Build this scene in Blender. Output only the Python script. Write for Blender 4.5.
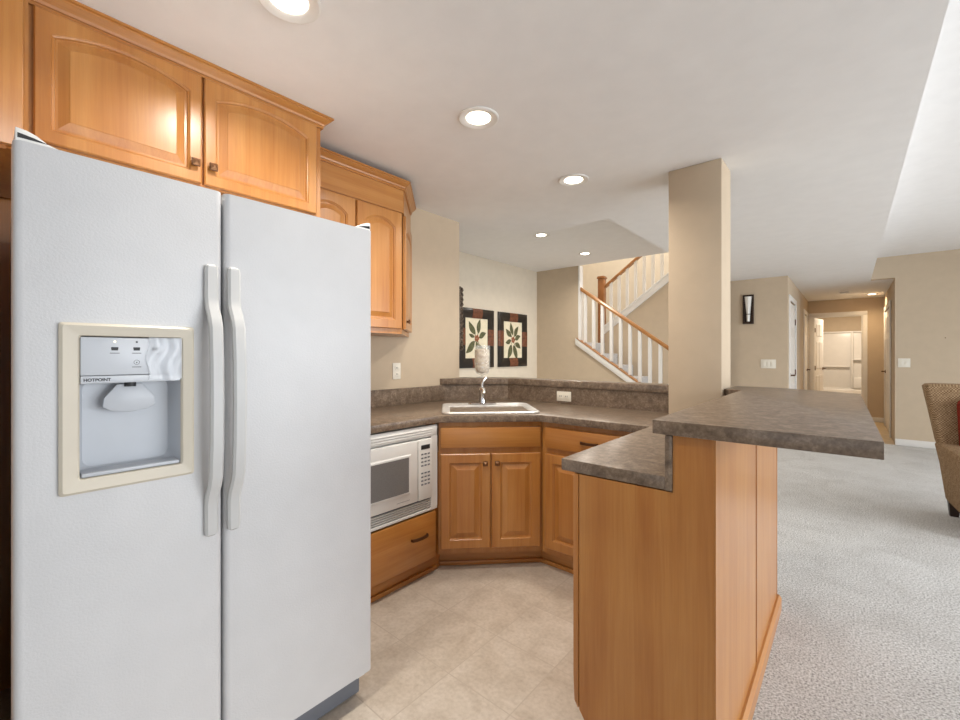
import bpy, bmesh, math, random
from mathutils import Vector, Matrix
random.seed(7)
for o in list(bpy.data.objects): bpy.data.objects.remove(o)
SC = bpy.context.scene
COL = SC.collection
R = math.radians

# ------------------------------------------------------------------ camera
cam = bpy.data.cameras.new('camera'); cam.sensor_width = 36; cam.lens = 430/960*36
cam.shift_y = -5/960; cam.clip_start = .02
co = bpy.data.objects.new('camera', cam); COL.objects.link(co)
co.location = (0, 0, 1.27); co.rotation_euler = (R(90), 0, R(40.7))
SC.camera = co
# ------------------------------------------------------------------ world, daylight, exposure
w = bpy.data.worlds.new('daylight'); SC.world = w; w.use_nodes = True
bg = w.node_tree.nodes['Background']; bg.inputs[0].default_value = (.80, .90, 1, 1); bg.inputs[1].default_value = 1.0
SC.view_settings.view_transform = 'Standard'; SC.view_settings.look = 'None'
SC.view_settings.gamma = 1; SC.view_settings.exposure = -0.12; SC.view_settings.use_curve_mapping = False

def area(name, loc, rot, sx, sy, power, color=(1, 1, 1)):
    l = bpy.data.lights.new(name, 'AREA'); l.shape = 'RECTANGLE'; l.size = sx; l.size_y = sy
    l.energy = power; l.color = color; l.spread = R(140)
    o = bpy.data.objects.new(name, l); COL.objects.link(o); o.location = loc; o.rotation_euler = rot
    return o
# daylight through the glass wall on the right
area('daylight_right', (4.55, 3.5, 1.25), (0, R(70), 0), 2.1, 6.0, 235, (.93, .965, 1))
area('fill_back', (1.3, -2.75, 1.3), (R(124), 0, 0), 4.5, 2.0, 8, (.95, .975, 1))  # added unseen fill from behind, tilted up to brighten the kitchen ceiling
area('daylight_stairwell', (-2.6, 7.1, 4.9), (0, 0, 0), 2.4, 1.8, 75, (1, .96, .9))

# ------------------------------------------------------------------ materials
def lin(c):
    return tuple(((v/255)/12.92 if v/255 <= .04045 else ((v/255+.055)/1.055)**2.4) for v in c) + (1,)
def newmat(name, rough=.5, spec=.5):
    m = bpy.data.materials.new(name); m.use_nodes = True
    nt = m.node_tree; b = nt.nodes['Principled BSDF']
    b.inputs['Roughness'].default_value = rough; b.inputs['Specular IOR Level'].default_value = spec
    return m, nt, b
def coords(nt, scale, rot=(0, 0, 0), rnd=False):
    tc = nt.nodes.new('ShaderNodeTexCoord'); mp = nt.nodes.new('ShaderNodeMapping')
    mp.inputs['Scale'].default_value = scale; mp.inputs['Rotation'].default_value = rot
    nt.links.new(tc.outputs['Object'], mp.inputs[0])
    if rnd:
        oi = nt.nodes.new('ShaderNodeObjectInfo'); mu = nt.nodes.new('ShaderNodeMath'); mu.operation = 'MULTIPLY'
        mu.inputs[1].default_value = 37; nt.links.new(oi.outputs['Random'], mu.inputs[0])
        nt.links.new(mu.outputs[0], mp.inputs['Location'])
    return mp.outputs[0]
def noise(nt, vec, scale, detail=4, rough=.55, dist=0):
    n = nt.nodes.new('ShaderNodeTexNoise'); n.inputs['Scale'].default_value = scale
    n.inputs['Detail'].default_value = detail; n.inputs['Roughness'].default_value = rough
    n.inputs['Distortion'].default_value = dist; nt.links.new(vec, n.inputs['Vector']); return n.outputs['Fac']
def ramp(nt, fac, stops):
    r = nt.nodes.new('ShaderNodeValToRGB'); e = r.color_ramp.elements
    while len(e) < len(stops): e.new(.5)
    for i, (p, c) in enumerate(stops): e[i].position = p; e[i].color = lin(c)
    nt.links.new(fac, r.inputs[0]); return r.outputs[0]
def mixc(nt, a, b, fac, mode='MIX'):
    m = nt.nodes.new('ShaderNodeMix'); m.data_type = 'RGBA'; m.blend_type = mode
    if isinstance(fac, (int, float)): m.inputs[0].default_value = fac
    else: nt.links.new(fac, m.inputs[0])
    for s, v in ((6, a), (7, b)):
        if isinstance(v, tuple): m.inputs[s].default_value = lin(v)
        else: nt.links.new(v, m.inputs[s])
    return m.outputs[2]
def bump(nt, b, h, strength, dist=.002):
    n = nt.nodes.new('ShaderNodeBump'); n.inputs['Strength'].default_value = strength; n.inputs['Distance'].default_value = dist
    nt.links.new(h, n.inputs['Height']); nt.links.new(n.outputs[0], b.inputs['Normal'])
def plain(name, c, rough=.5, spec=.5, metal=0, var=.04, vs=9, bmp=0, bs=200):
    m, nt, b = newmat(name, rough, spec); b.inputs['Metallic'].default_value = metal
    f = noise(nt, coords(nt, (1, 1, 1)), vs)
    lo = tuple(max(0, v*(1-var)) for v in c); hi = tuple(min(255, v*(1+var)) for v in c)
    nt.links.new(ramp(nt, f, [(.3, lo), (.7, hi)]), b.inputs['Base Color'])
    if bmp: bump(nt, b, noise(nt, coords(nt, (1, 1, 1)), bs, 3), bmp, .0015)
    return m
def wood(name, axis, lo, mid, hi, rough=.36):
    m, nt, b = newmat(name, rough, .5)
    b.inputs['Coat Weight'].default_value = .55; b.inputs['Coat Roughness'].default_value = .24
    sc = [9, 9, 9]; sc[axis] = .55
    v = coords(nt, tuple(sc), rnd=True)
    f1 = noise(nt, v, 1.6, 6, .6, .9)
    sc2 = [60, 60, 60]; sc2[axis] = 1.3
    f2 = noise(nt, coords(nt, tuple(sc2), rnd=True), 2.2, 4, .7)
    f3 = noise(nt, coords(nt, (1, 1, 1), rnd=True), 3.0, 2)
    c1 = ramp(nt, f1, [(.3, lo), (.5, mid), (.72, hi)])
    c2 = ramp(nt, f2, [(.35, (238, 233, 229)), (.6, (255, 255, 255))])
    c3 = ramp(nt, f3, [(.3, (238, 230, 222)), (.7, (255, 255, 255))])
    c = mixc(nt, mixc(nt, c1, c2, .55, 'MULTIPLY'), c3, .8, 'MULTIPLY')
    nt.links.new(c, b.inputs['Base Color'])
    bump(nt, b, f2, .04, .001)
    return m
WL, WM, WH = (176, 112, 49), (188, 127, 61), (198, 140, 74)
M = {}
M['wood'] = wood('honey_maple', 2, WL, WM, WH)
M['woodh'] = wood('honey_maple_horizontal', 0, WL, WM, WH)
M['woody'] = wood('honey_maple_lengthwise', 1, WL, WM, WH)
M['oak'] = wood('oak_rail', 0, (158, 106, 54), (176, 122, 68), (190, 138, 84))
M['oakv'] = wood('oak_post', 2, (140, 86, 38), (158, 100, 48), (172, 114, 58))
def laminate():
    m, nt, b = newmat('slate_laminate', .30, .5)
    v = coords(nt, (1, 1, 1))
    f1 = noise(nt, v, 24, 8, .72, .5); f2 = noise(nt, v, 90, 4, .6)
    c1 = ramp(nt, f1, [(.3, (96, 80, 66)), (.5, (130, 112, 95)), (.7, (162, 144, 126))])
    c2 = ramp(nt, f2, [(.35, (190, 185, 180)), (.65, (255, 255, 255))])
    nt.links.new(mixc(nt, c1, c2, .7, 'MULTIPLY'), b.inputs['Base Color'])
    bump(nt, b, f2, .08, .0006); return m
M['lam'] = laminate()
def carpetm(name, a, c, d):
    m, nt, b = newmat(name, 1, .05)
    v = coords(nt, (1, 1, 1))
    f = noise(nt, v, 120, 5, .8); g = noise(nt, v, 3.2, 4, .6, .8); h = noise(nt, v, 260, 2, .6)
    c1 = ramp(nt, f, [(.38, a), (.50, c), (.62, d)])
    c2 = ramp(nt, g, [(.35, (240, 239, 238)), (.62, (255, 255, 255))])
    nt.links.new(mixc(nt, c1, c2, .9, 'MULTIPLY'), b.inputs['Base Color'])
    ad = nt.nodes.new('ShaderNodeMath'); ad.operation = 'ADD'; nt.links.new(f, ad.inputs[0])
    ml = nt.nodes.new('ShaderNodeMath'); ml.operation = 'MULTIPLY'; ml.inputs[1].default_value = .5
    nt.links.new(h, ml.inputs[0]); nt.links.new(ml.outputs[0], ad.inputs[1])
    bump(nt, b, ad.outputs[0], .8, .008); return m
M['carpet'] = carpetm('grey_carpet', (120, 119, 117), (220, 219, 216), (250, 250, 250))
M['stair_carpet'] = carpetm('stair_carpet', (170, 168, 168), (205, 203, 202), (225, 224, 224))
def tile():
    m, nt, b = newmat('beige_vinyl_tile', .42, .4)
    tc = nt.nodes.new('ShaderNodeTexCoord'); sp = nt.nodes.new('ShaderNodeSeparateXYZ'); nt.links.new(tc.outputs['Object'], sp.inputs[0])
    def edge(out, off):
        a = nt.nodes.new('ShaderNodeMath'); a.operation = 'ADD'; a.inputs[1].default_value = off + 30.5; nt.links.new(out, a.inputs[0])
        d = nt.nodes.new('ShaderNodeMath'); d.operation = 'DIVIDE'; d.inputs[1].default_value = .305; nt.links.new(a.outputs[0], d.inputs[0])
        f = nt.nodes.new('ShaderNodeMath'); f.operation = 'FRACT'; nt.links.new(d.outputs[0], f.inputs[0])
        s = nt.nodes.new('ShaderNodeMath'); s.operation = 'SUBTRACT'; s.inputs[1].default_value = .5; nt.links.new(f.outputs[0], s.inputs[0])
        ab = nt.nodes.new('ShaderNodeMath'); ab.operation = 'ABSOLUTE'; nt.links.new(s.outputs[0], ab.inputs[0])
        g = nt.nodes.new('ShaderNodeMath'); g.operation = 'GREATER_THAN'; g.inputs[1].default_value = .4925; nt.links.new(ab.outputs[0], g.inputs[0])
        fl = nt.nodes.new('ShaderNodeMath'); fl.operation = 'FLOOR'; nt.links.new(d.outputs[0], fl.inputs[0])
        return g.outputs[0], fl.outputs[0]
    gx, fx = edge(sp.outputs[0], 1.214); gy, fy = edge(sp.outputs[1], -1.524)
    mx = nt.nodes.new('ShaderNodeMath'); mx.operation = 'MAXIMUM'; nt.links.new(gx, mx.inputs[0]); nt.links.new(gy, mx.inputs[1])
    cb = nt.nodes.new('ShaderNodeCombineXYZ'); nt.links.new(fx, cb.inputs[0]); nt.links.new(fy, cb.inputs[1])
    wn = nt.nodes.new('ShaderNodeTexWhiteNoise'); nt.links.new(cb.outputs[0], wn.inputs['Vector'])
    v = coords(nt, (1, 1, 1)); f = noise(nt, v, 7, 7, .65, .4); f2 = noise(nt, v, 60, 3)
    c = ramp(nt, f, [(.28, (186, 173, 158)), (.5, (204, 193, 179)), (.72, (218, 208, 196))])
    c = mixc(nt, c, ramp(nt, f2, [(.3, (228, 224, 220)), (.6, (255, 255, 255))]), .6, 'MULTIPLY')
    c = mixc(nt, c, ramp(nt, wn.outputs['Value'], [(0, (240, 236, 232)), (1, (255, 255, 255))]), .9, 'MULTIPLY')
    c = mixc(nt, c, (184, 171, 156), mx.outputs[0])
    nt.links.new(c, b.inputs['Base Color'])
    inv = nt.nodes.new('ShaderNodeMath'); inv.operation = 'SUBTRACT'; inv.inputs[0].default_value = 1; nt.links.new(mx.outputs[0], inv.inputs[1])
    bump(nt, b, inv.outputs[0], .3, .001)
    return m
M['tile'] = tile()
M['wall'] = plain('tan_wall_paint', (200, 182, 158), .8, .2, var=.012, bmp=.06, bs=260)
M['cream'] = plain('cream_wall_paint', (217, 206, 188), .8, .2, var=.012)
M['ceil'] = plain('ceiling_paint', (238, 236, 234), .9, .1, var=.008, bmp=.12, bs=90)
M['trim'] = plain('white_trim_paint', (232, 229, 224), .4, .4, var=.01)
M['fridge'] = plain('white_pebbled_steel', (200, 200, 201), .34, .5, var=.01, bmp=.4, bs=190)
M['fgrey'] = plain('pale_grey_plastic', (194, 194, 193), .4, .4, var=.01)
M['bezel'] = plain('ivory_plastic', (200, 192, 176), .42, .4, var=.01)
M['cavity'] = plain('cavity_plastic', (188, 192, 198), .35, .4, var=.01)
M['panel'] = plain('silver_panel', (196, 200, 206), .35, .5, var=.01)
M['dark'] = plain('dark_plastic', (46, 46, 48), .5, .4, var=.05)
M['black'] = plain('black_gap', (18, 17, 16), .7, .2)
M['grille'] = plain('grey_toe_grille', (108, 112, 120), .5, .4)
M['white'] = plain('white_appliance', (226, 225, 222), .35, .5, var=.01)
M['mwglass'] = plain('microwave_window', (120, 119, 118), .25, .5, var=.06, vs=300)
M['bronze'] = plain('dark_bronze', (92, 62, 42), .35, .5, .8, var=.1)
M['knobface'] = plain('bronze_knob_face', (150, 112, 82), .28, .5, .8, var=.1)
M['steel'] = plain('stainless_steel', (228, 227, 225), .42, .5, .72, var=.03, vs=40)
M['chrome'] = plain('chrome', (225, 225, 226), .09, .5, 1, var=.01)
M['plate'] = plain('ivory_wall_plate', (234, 228, 214), .4, .4, var=.01)
M['frame'] = plain('black_lacquer', (30, 26, 24), .3, .5, var=.1)
M['leather'] = plain('russet_leather', (104, 62, 42), .45, .4, var=.22, vs=30)
M['print'] = plain('cream_print', (226, 216, 190), .7, .2, var=.03, vs=20)
M['leaf'] = plain('olive_leaf', (92, 92, 66), .7, .2, var=.2, vs=40)
M['fruit'] = plain('russet_bud', (150, 96, 70), .7, .2, var=.2, vs=60)
M['iron'] = plain('antique_iron', (92, 82, 72), .4, .5, .6, var=.5, vs=70)
M['potp'] = plain('shell_and_petal_mix', (236, 204, 180), .7, .3, var=.18, vs=45)
M['shell'] = plain('white_shell', (232, 226, 216), .5, .4, var=.05)
M['smokefab'] = plain('tub_acrylic', (232, 228, 222), .25, .5, var=.01)
M['vinyl'] = plain('hall_vinyl', (206, 184, 150), .4, .4, var=.06, vs=6)
M['cushion'] = plain('red_fabric', (128, 46, 34), .9, .1, var=.15, vs=60)
M['darkwood'] = plain('dark_wood', (48, 34, 26), .4, .4, var=.15)
def glassm(name, c, rough, trans, alpha=1):
    m, nt, b = newmat(name, rough, .5); b.inputs['Base Color'].default_value = lin(c)
    b.inputs['Transmission Weight'].default_value = trans; b.inputs['IOR'].default_value = 1.45
    b.inputs['Alpha'].default_value = alpha
    return m
M['glass'] = glassm('clear_glass', (235, 240, 240), .04, 0, .16)
M['film'] = glassm('crinkled_film', (240, 244, 250), .16, .35, .62)
def emis(name, c, s):
    m, nt, b = newmat(name); b.inputs['Base Color'].default_value = lin(c)
    b.inputs['Emission Color'].default_value = lin(c); b.inputs['Emission Strength'].default_value = s; return m
M['lamp'] = emis('lamp_lens', (255, 244, 224), 9)
M['frost'] = plain('frosted_glass', (236, 234, 228), .3, .5, var=.02)
M['led'] = emis('indicator_light', (255, 240, 200), 2)
def weave():
    m, nt, b = newmat('brown_weave', .95, .1)
    v = coords(nt, (1, 1, 1)); ch = nt.nodes.new('ShaderNodeTexChecker'); ch.inputs['Scale'].default_value = 110
    ch.inputs[1].default_value = lin((188, 162, 130)); ch.inputs[2].default_value = lin((126, 100, 74)); nt.links.new(v, ch.inputs[0])
    f = noise(nt, v, 40, 3); c = mixc(nt, ch.outputs[0], ramp(nt, f, [(.3, (200, 190, 180)), (.7, (255, 255, 255))]), .8, 'MULTIPLY')
    nt.links.new(c, b.inputs['Base Color']); bump(nt, b, f, .3, .003); return m
M['weave'] = weave()

# ------------------------------------------------------------------ mesh helpers
class B:
    def __init__(s): s.bm = bmesh.new(); s.mi = 0
    def _tag(s, fs):
        for f in fs: f.material_index = s.mi
    def box(s, x0, x1, y0, y1, z0, z1, bev=0, seg=2, mat=None):
        x0, x1 = sorted((x0, x1)); y0, y1 = sorted((y0, y1)); z0, z1 = sorted((z0, z1))
        vs = [s.bm.verts.new(p) for p in ((x0, y0, z0), (x1, y0, z0), (x1, y1, z0), (x0, y1, z0), (x0, y0, z1), (x1, y0, z1), (x1, y1, z1), (x0, y1, z1))]
        fs = [s.bm.faces.new([vs[i] for i in q]) for q in ((0, 3, 2, 1), (4, 5, 6, 7), (0, 1, 5, 4), (1, 2, 6, 5), (2, 3, 7, 6), (3, 0, 4, 7))]
        s._tag(fs)
        if mat is not None: bmesh.ops.transform(s.bm, matrix=mat, verts=vs)
        if bev:
            es = list({e for f in fs for e in f.edges})
            r = bmesh.ops.bevel(s.bm, geom=es, offset=bev, segments=seg, profile=.5, affect='EDGES', clamp_overlap=True)
            s._tag(r['faces'])
        return s
    def prism(s, pts, a0, a1, axis='z', bev=0, seg=2):
        def P(p, a):
            return {'z': (p[0], p[1], a), 'x': (a, p[0], p[1]), 'y': (p[0], a, p[1])}[axis]
        lo = [s.bm.verts.new(P(p, a0)) for p in pts]; hi = [s.bm.verts.new(P(p, a1)) for p in pts]
        n = len(pts); fs = [s.bm.faces.new(lo[::-1]), s.bm.faces.new(hi)]
        for i in range(n): fs.append(s.bm.faces.new((lo[i], lo[(i+1) % n], hi[(i+1) % n], hi[i])))
        s._tag(fs); bmesh.ops.recalc_face_normals(s.bm, faces=fs)
        if bev:
            es = list({e for f in fs for e in f.edges})
            r = bmesh.ops.bevel(s.bm, geom=es, offset=bev, segments=seg, profile=.5, affect='EDGES', clamp_overlap=True)
            s._tag(r['faces'])
        return s
    def loops(s, loops, cap0=True, cap1=True, closed=False):
        L = [[s.bm.verts.new(p) for p in l] for l in loops]; n = len(L[0]); fs = []
        for a, b in zip(L, L[1:] + ([L[0]] if closed else [])):
            for i in range(n): fs.append(s.bm.faces.new((a[i], a[(i+1) % n], b[(i+1) % n], b[i])))
        if not closed:
            if cap0: fs.append(s.bm.faces.new(L[0][::-1]))
            if cap1: fs.append(s.bm.faces.new(L[-1]))
        s._tag(fs); bmesh.ops.recalc_face_normals(s.bm, faces=fs); return s
    def lathe(s, prof, c=(0, 0, 0), n=28, cap0=True, cap1=True):
        return s.loops([[(c[0]+r*math.cos(2*math.pi*i/n), c[1]+r*math.sin(2*math.pi*i/n), c[2]+z) for i in range(n)] for r, z in prof], cap0, cap1)
    def tube(s, pts, r, n=10):
        pts = [Vector(p) for p in pts]; rs = r if isinstance(r, (list, tuple)) else [r]*len(pts); ls = []; up = None
        for i, p in enumerate(pts):
            d = (pts[min(i+1, len(pts)-1)] - pts[max(i-1, 0)]).normalized()
            if up is None: up = Vector((0, 0, 1)) if abs(d.z) < .9 else Vector((1, 0, 0))
            a = d.cross(up).normalized(); up = a.cross(d).normalized()
            ls.append([tuple(p + rs[i]*(math.cos(2*math.pi*k/n)*a + math.sin(2*math.pi*k/n)*up)) for k in range(n)])
        return s.loops(ls)
    def sweep(s, path, prof, closed=False):
        # path: list of (pos, u, v); prof: list of (a, b)
        return s.loops([[tuple(Vector(p)+a*Vector(u)+b*Vector(v)) for a, b in prof] for p, u, v in path], closed=closed)
    def done(s, name, mats, parent=None, smooth=True, ang=32):
        me = bpy.data.meshes.new(name)
        s.bm.to_mesh(me); s.bm.free()
        for m in (mats if isinstance(mats, (list, tuple)) else [mats]): me.materials.append(M[m] if isinstance(m, str) else m)
        if smooth:
            me.polygons.foreach_set('use_smooth', [True]*len(me.polygons)); me.set_sharp_from_angle(angle=R(ang))
        o = bpy.data.objects.new(name, me); COL.objects.link(o)
        if parent: o.parent = parent
        return o
def tag(o, label, cat, group=None):
    o['label'] = label; o['category'] = cat
    if group: o['group'] = group
    return o
def thing(name, label, cat, loc=(0, 0, 0), rz=0, group=None):
    o = bpy.data.objects.new(name, None); o.empty_display_size = .1; COL.objects.link(o)
    o.location = loc; o.rotation_euler = (0, 0, rz); return tag(o, label, cat, group)
def struct(o): o['kind'] = 'structure'; return o
def cut(o, b):
    c = b.done('cutter', o.data.materials[:] or ['trim'])
    m = o.modifiers.new('cut', 'BOOLEAN'); m.object = c; m.operation = 'DIFFERENCE'; m.solver = 'EXACT'
    dg = bpy.context.evaluated_depsgraph_get(); me = bpy.data.meshes.new_from_object(o.evaluated_get(dg))
    o.modifiers.clear(); o.data = me; bpy.data.objects.remove(c)
    me.set_sharp_from_angle(angle=R(32)); return o
def bx(name, mat, parent, *a, **k): return B().box(*a, **k).done(name, mat, parent)

ZC, ZM = 2.365, 2.67
XW = -2.445
# ------------------------------------------------------------------ structure
struct(B().box(XW-.12, -.29, -2.7, 2.72, -.06, 0).done('floor', 'tile'))
b = B(); b.box(-.29, 6, -2.7, 8.44, -.06, -.0); b.box(-4.1, -.29, 2.72, 8.2, -.06, 0); b.box(-4.1, XW-.12, 1.3, 2.72, -.06, 0)
struct(b.done('floor_carpet', 'carpet'))
struct(B().box(-1.2, 1.2, 8.44, 13.5, -.06, 0).done('floor_hall', 'vinyl'))
b = B(); b.prism([(XW-.12, -2.7), (.233, -2.7), (.233, 8.56), (-1.47, 8.56), (-1.47, 3.29), (-2.04, 3.29), (-2.60, 2.73), (XW-.12, 2.6)], ZC, ZM-.002)
struct(b.done('ceiling', 'ceil'))
struct(B().prism([(-4.1, 1.3), (-2.5, 1.3), (-2.5, -2.7), (6, -2.7), (6, 8.56), (-1.2, 8.56), (-1.2, 6.12), (-4.1, 6.12)], ZM, ZM+.12).done('ceiling_main', 'ceil'))
struct(B().box(-.77, .6, 8.56, 11.06, ZC, ZC+.1).done('ceiling_hall', 'ceil'))
struct(B().box(-1.2, 1.2, 11.18, 13.5, ZC+.05, ZC+.15).done('ceiling_bath', 'ceil'))
struct(B().box(XW-.12, XW, -2.7, 2.58, 0, ZC, ).done('wall_left', 'wall'))
struct(B().box(-4.12, -4.0, 1.3, 6.2, 0, ZM).done('wall_picture', 'cream'))
struct(B().box(-4.0, XW-.12, 1.3, 1.42, 0, ZM).done('wall_nook', 'wall'))
b = B(); b.box(-4.0, -3.22, 6.12, 6.22, 0, ZM)
b.prism([(-3.22, 0), (-3.22, 1.48), (-1.2, .09), (-1.2, 0)], 6.12, 6.22, 'y')
struct(b.done('wall_stair', 'wall'))
struct(B().box(-3.23, -3.205, 6.115, 6.225, 1.5, ZM).done('trim_1', 'trim'))
b = B(); b.box(-4.4, -.8, 8.1, 8.2, 0, 5); b.box(-4.4, -4.3, 6.12, 8.1, 0, 5); b.box(-4.3, -.8, 6.02, 6.12, ZM+.12, 5); b.box(-.9, -.8, 6.12, 8.1, ZM+.12, 5)
struct(b.done('wall_stairwell', 'cream'))
struct(B().box(-4.4, -.8, 6.02, 8.2, 5, 5.1).done('ceiling_stairwell', 'ceil'))
struct(B().prism([(-3.24, 0), (-3.24, 1.70), (-1.36, 3.09), (-1.36, 0)], 7.1, 7.16, 'y').done('wall_upper_flight', 'wall'))
struct(B().box(-1.95, -.65, 7.27, 7.39, 0, ZC).done('wall_sconce', 'wall'))
b = B(); b.box(-.77, -.65, 7.39, 7.46, 0, ZC); b.box(-.77, -.65, 7.46, 8.34, 2.05, ZC); b.box(-.77, -.65, 8.34, 10.0, 0, ZC)
b.box(-.77, -.65, 10.0, 10.84, 2.05, ZC); b.box(-.77, -.65, 10.84, 11.06, 0, ZC)
struct(b.done('wall_hall_left', 'wall'))
b = B(); b.box(.484, .6, 8.56, 9.21, 0, ZC); b.box(.484, .6, 9.21, 10.55, 2.05, ZC); b.box(.484, .6, 10.55, 11.06, 0, ZC)
struct(b.done('wall_hall_right', 'wall'))
b = B(); b.box(-.77, -.56, 11.06, 11.18, 0, ZC); b.box(-.56, .18, 11.06, 11.18, 2.04, ZC); b.box(.18, .6, 11.06, 11.18, 0, ZC)
struct(b.done('wall_hall_end', 'wall'))
b = B(); b.box(-1.2, 1.2, 13.4, 13.5, 0, 2.42); b.box(-1.2, -1.1, 11.18, 13.4, 0, 2.42); b.box(.9, 1.0, 11.18, 13.4, 0, 2.42)
struct(b.done('wall_bath', 'wall'))
b = B(); b.box(.484, 4.7, 8.44, 8.56, 0, ZM); b.box(.233, .484, 8.44, 8.56, ZC, ZM)
struct(b.done('wall_living', 'wall'))
# window walls, outside the frame
b = B(); b.box(4.6, 4.7, -2.7, -1.0, 0, ZM); b.box(4.6, 4.7, 7.0, 8.44, 0, ZM); b.box(4.6, 4.7, -1.0, 7.0, 2.3, ZM); b.box(4.6, 4.7, -1, 7, 0, .2)
struct(b.done('wall_right', 'wall'))
b = B(); b.box(XW, -1.0, -2.8, -2.7, 0, ZM); b.box(3.6, 4.7, -2.8, -2.7, 0, ZM); b.box(-1.0, 3.6, -2.8, -2.7, 2.3, ZM); b.box(-1, 3.6, -2.8, -2.7, 0, .3)
struct(b.done('wall_back', 'wall'))
# baseboards
def baseb(name, x0, x1, y0, y1): struct(B().box(x0, x1, y0, y1, 0, .09, .006).done(name, 'trim'))
baseb('baseboard_living', .484, 4.6, 8.426, 8.44); baseb('baseboard_sconce', -1.95, -.65, 7.256, 7.27)
baseb('baseboard_hall', .25, .484, 11.046, 11.06); baseb('baseboard_picture', -4.0, -3.986, 1.42, 6.12); baseb('baseboard_stair', -4.0, -1.2, 6.106, 6.12)
# pony wall behind the sink
PW = [(XW, 2.39), (-2.075, 2.76), (-.42, 2.76), (-.42, 2.88), (-2.125, 2.88), (XW-.05, 2.56)]
struct(B().prism([(XW, 2.39), (-2.075, 2.76), (-.81, 2.76), (-.81, 2.88), (-2.125, 2.88), (XW, 2.56)], 0, 1.035).done('wall_pony', 'wall'))
struct(B().box(-.822, -.538, 2.68, 2.915, 0, ZC, .006).done('column', 'wall'))

# hall doors -------------------------------------------------------
def hall_door(name, loc, rz, wd, knob_x, leaf_rz=0, casing=True, hinge_x=None):
    """leaf local: x 0..wd, front face at y=0 facing -y"""
    d = thing(name, '', ''); del d['label']; del d['category']; d['kind'] = 'structure'
    d.location = loc; d.rotation_euler = (0, 0, rz)
    b = B(); b.box(0, wd, 0, .035, .01, 2.03, .003)
    for (z0, z1) in ((.2, .85), (.98, 1.55), (1.66, 1.92)):
        for (u0, u1) in ((.11*wd/.76, wd*.47), (wd*.53, wd-.11*wd/.76)):
            b.loops([[(u0, -.0005, z0), (u1, -.0005, z0), (u1, -.0005, z1), (u0, -.0005, z1)],
                     [(u0+.012, -.008, z0+.012), (u1-.012, -.008, z0+.012), (u1-.012, -.008, z1-.012), (u0+.012, -.008, z1-.012)],
                     [(u0+.03, -.004, z0+.03), (u1-.03, -.004, z0+.03), (u1-.03, -.004, z1-.03), (u0+.03, -.004, z1-.03)]], cap0=False)
    lf = b.done('door_leaf', 'trim', d); lf.rotation_euler = (0, 0, leaf_rz)
    b = B(); b.tube([(knob_x, -.001, .98), (knob_x, -.012, .98)], .03, 16); b.tube([(knob_x, -.012, .98), (knob_x, -.05, .98)], .011)
    s = 1 if knob_x < wd/2 else -1
    b.tube([(knob_x-s*.01, -.05, .98), (knob_x+s*.10, -.052, .98)], .011); b.done('door_handle', 'bronze', lf)
    if hinge_x is not None:
        for z in (.25, 1.0, 1.78): B().box(hinge_x-.012, hinge_x+.012, -.012, .006, z-.045, z+.045, .003).done('hinge', 'bronze', lf)
    if casing:
        b = B(); b.box(-.085, -.012, -.018, -.001, 0, 2.05, .004); b.box(wd+.012, wd+.085, -.018, -.001, 0, 2.05, .004); b.box(-.085, wd+.085, -.018, -.001, 2.05, 2.12, .004)
        b.box(-.012, -.003, -.001, .1, 0, 2.05); b.box(wd+.003, wd+.012, -.001, .1, 0, 2.05)
        b.done('door_casing', 'trim', d)
    return d
# front faces +X on the hall's left wall: rz=+90 (local x -> +Y, -y -> +X)
hall_door('door_1', (-.652, 7.48, 0), R(90), .84, .08, hinge_x=.84)
hall_door('door_2', (-.652, 10.01, 0), R(90), .82, .74)
# front faces -X on the hall's right wall: rz=-90 (local x -> -Y)
hall_door('door_3', (.482, 10.53, 0), R(-90), 1.30, .07)
# bathroom door, swung open into the bathroom
hall_door('door_4', (-.545, 11.19, 0), R(81), .70, .63, casing=False, hinge_x=.0)
b = B(); b.box(-.635, -.56, 11.042, 11.06, 0, 2.04, .004); b.box(.18, .255, 11.042, 11.06, 0, 2.04, .004); b.box(-.635, .255, 11.042, 11.06, 2.04, 2.115, .004)
b.box(-.56, -.548, 11.06, 11.18, 0, 2.04); b.box(.168, .18, 11.06, 11.18, 0, 2.04); b.box(-.548, .168, 11.06, 11.18, 2.028, 2.04)
struct(b.done('trim_2', 'trim'))
# ------------------------------------------------------------------ cabinet making
def door_mesh(x0, x1, z0, z1, rise=0, y=0, th=.02, st=.058, rl=.058, topr=None, N=14):
    """raised-panel door, front at y, facing -y"""
    topr = topr or rl
    b = B()
    L, Rr, Bt = x0+st, x1-st, z0+rl
    sh = z1-topr-rise        # shoulder
    w = (Rr-L)/2; cx = (L+Rr)/2
    def inner(i):
        pts = [(L+i, Bt+i), (Rr-i, Bt+i)]
        if rise > 0:
            r = (w*w+rise*rise)/(2*rise); cz = sh+rise-r
            ww = w-i
            for k in range(N+1):
                x = ww-2*ww*k/N; pts.append((cx+x, cz+math.sqrt((r-i)**2-x*x)))
        else:
            for k in range(N+1): pts.append((cx+(w-i)*(1-2*k/N), sh-i))
        return pts
    def outer(i):
        pts = [(x0+i, z0+i), (x1-i, z0+i)]
        for k in range(N+1):
            t = 1-2*k/N; pts.append((cx+t*((x1-x0)/2-i), z1-i))
        return pts
    seq = [(outer(0), y+th), (outer(0), y+.004), (outer(.004), y), (inner(-.007), y), (inner(-.004), y+.004), (inner(0), y+.006), (inner(.002), y+.012), (inner(.009), y+.012), (inner(.034), y+.003), (inner(.036), y+.0015)]
    b.loops([[(p[0], yy, p[1]) for p in pts] for pts, yy in seq])
    return b
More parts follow.
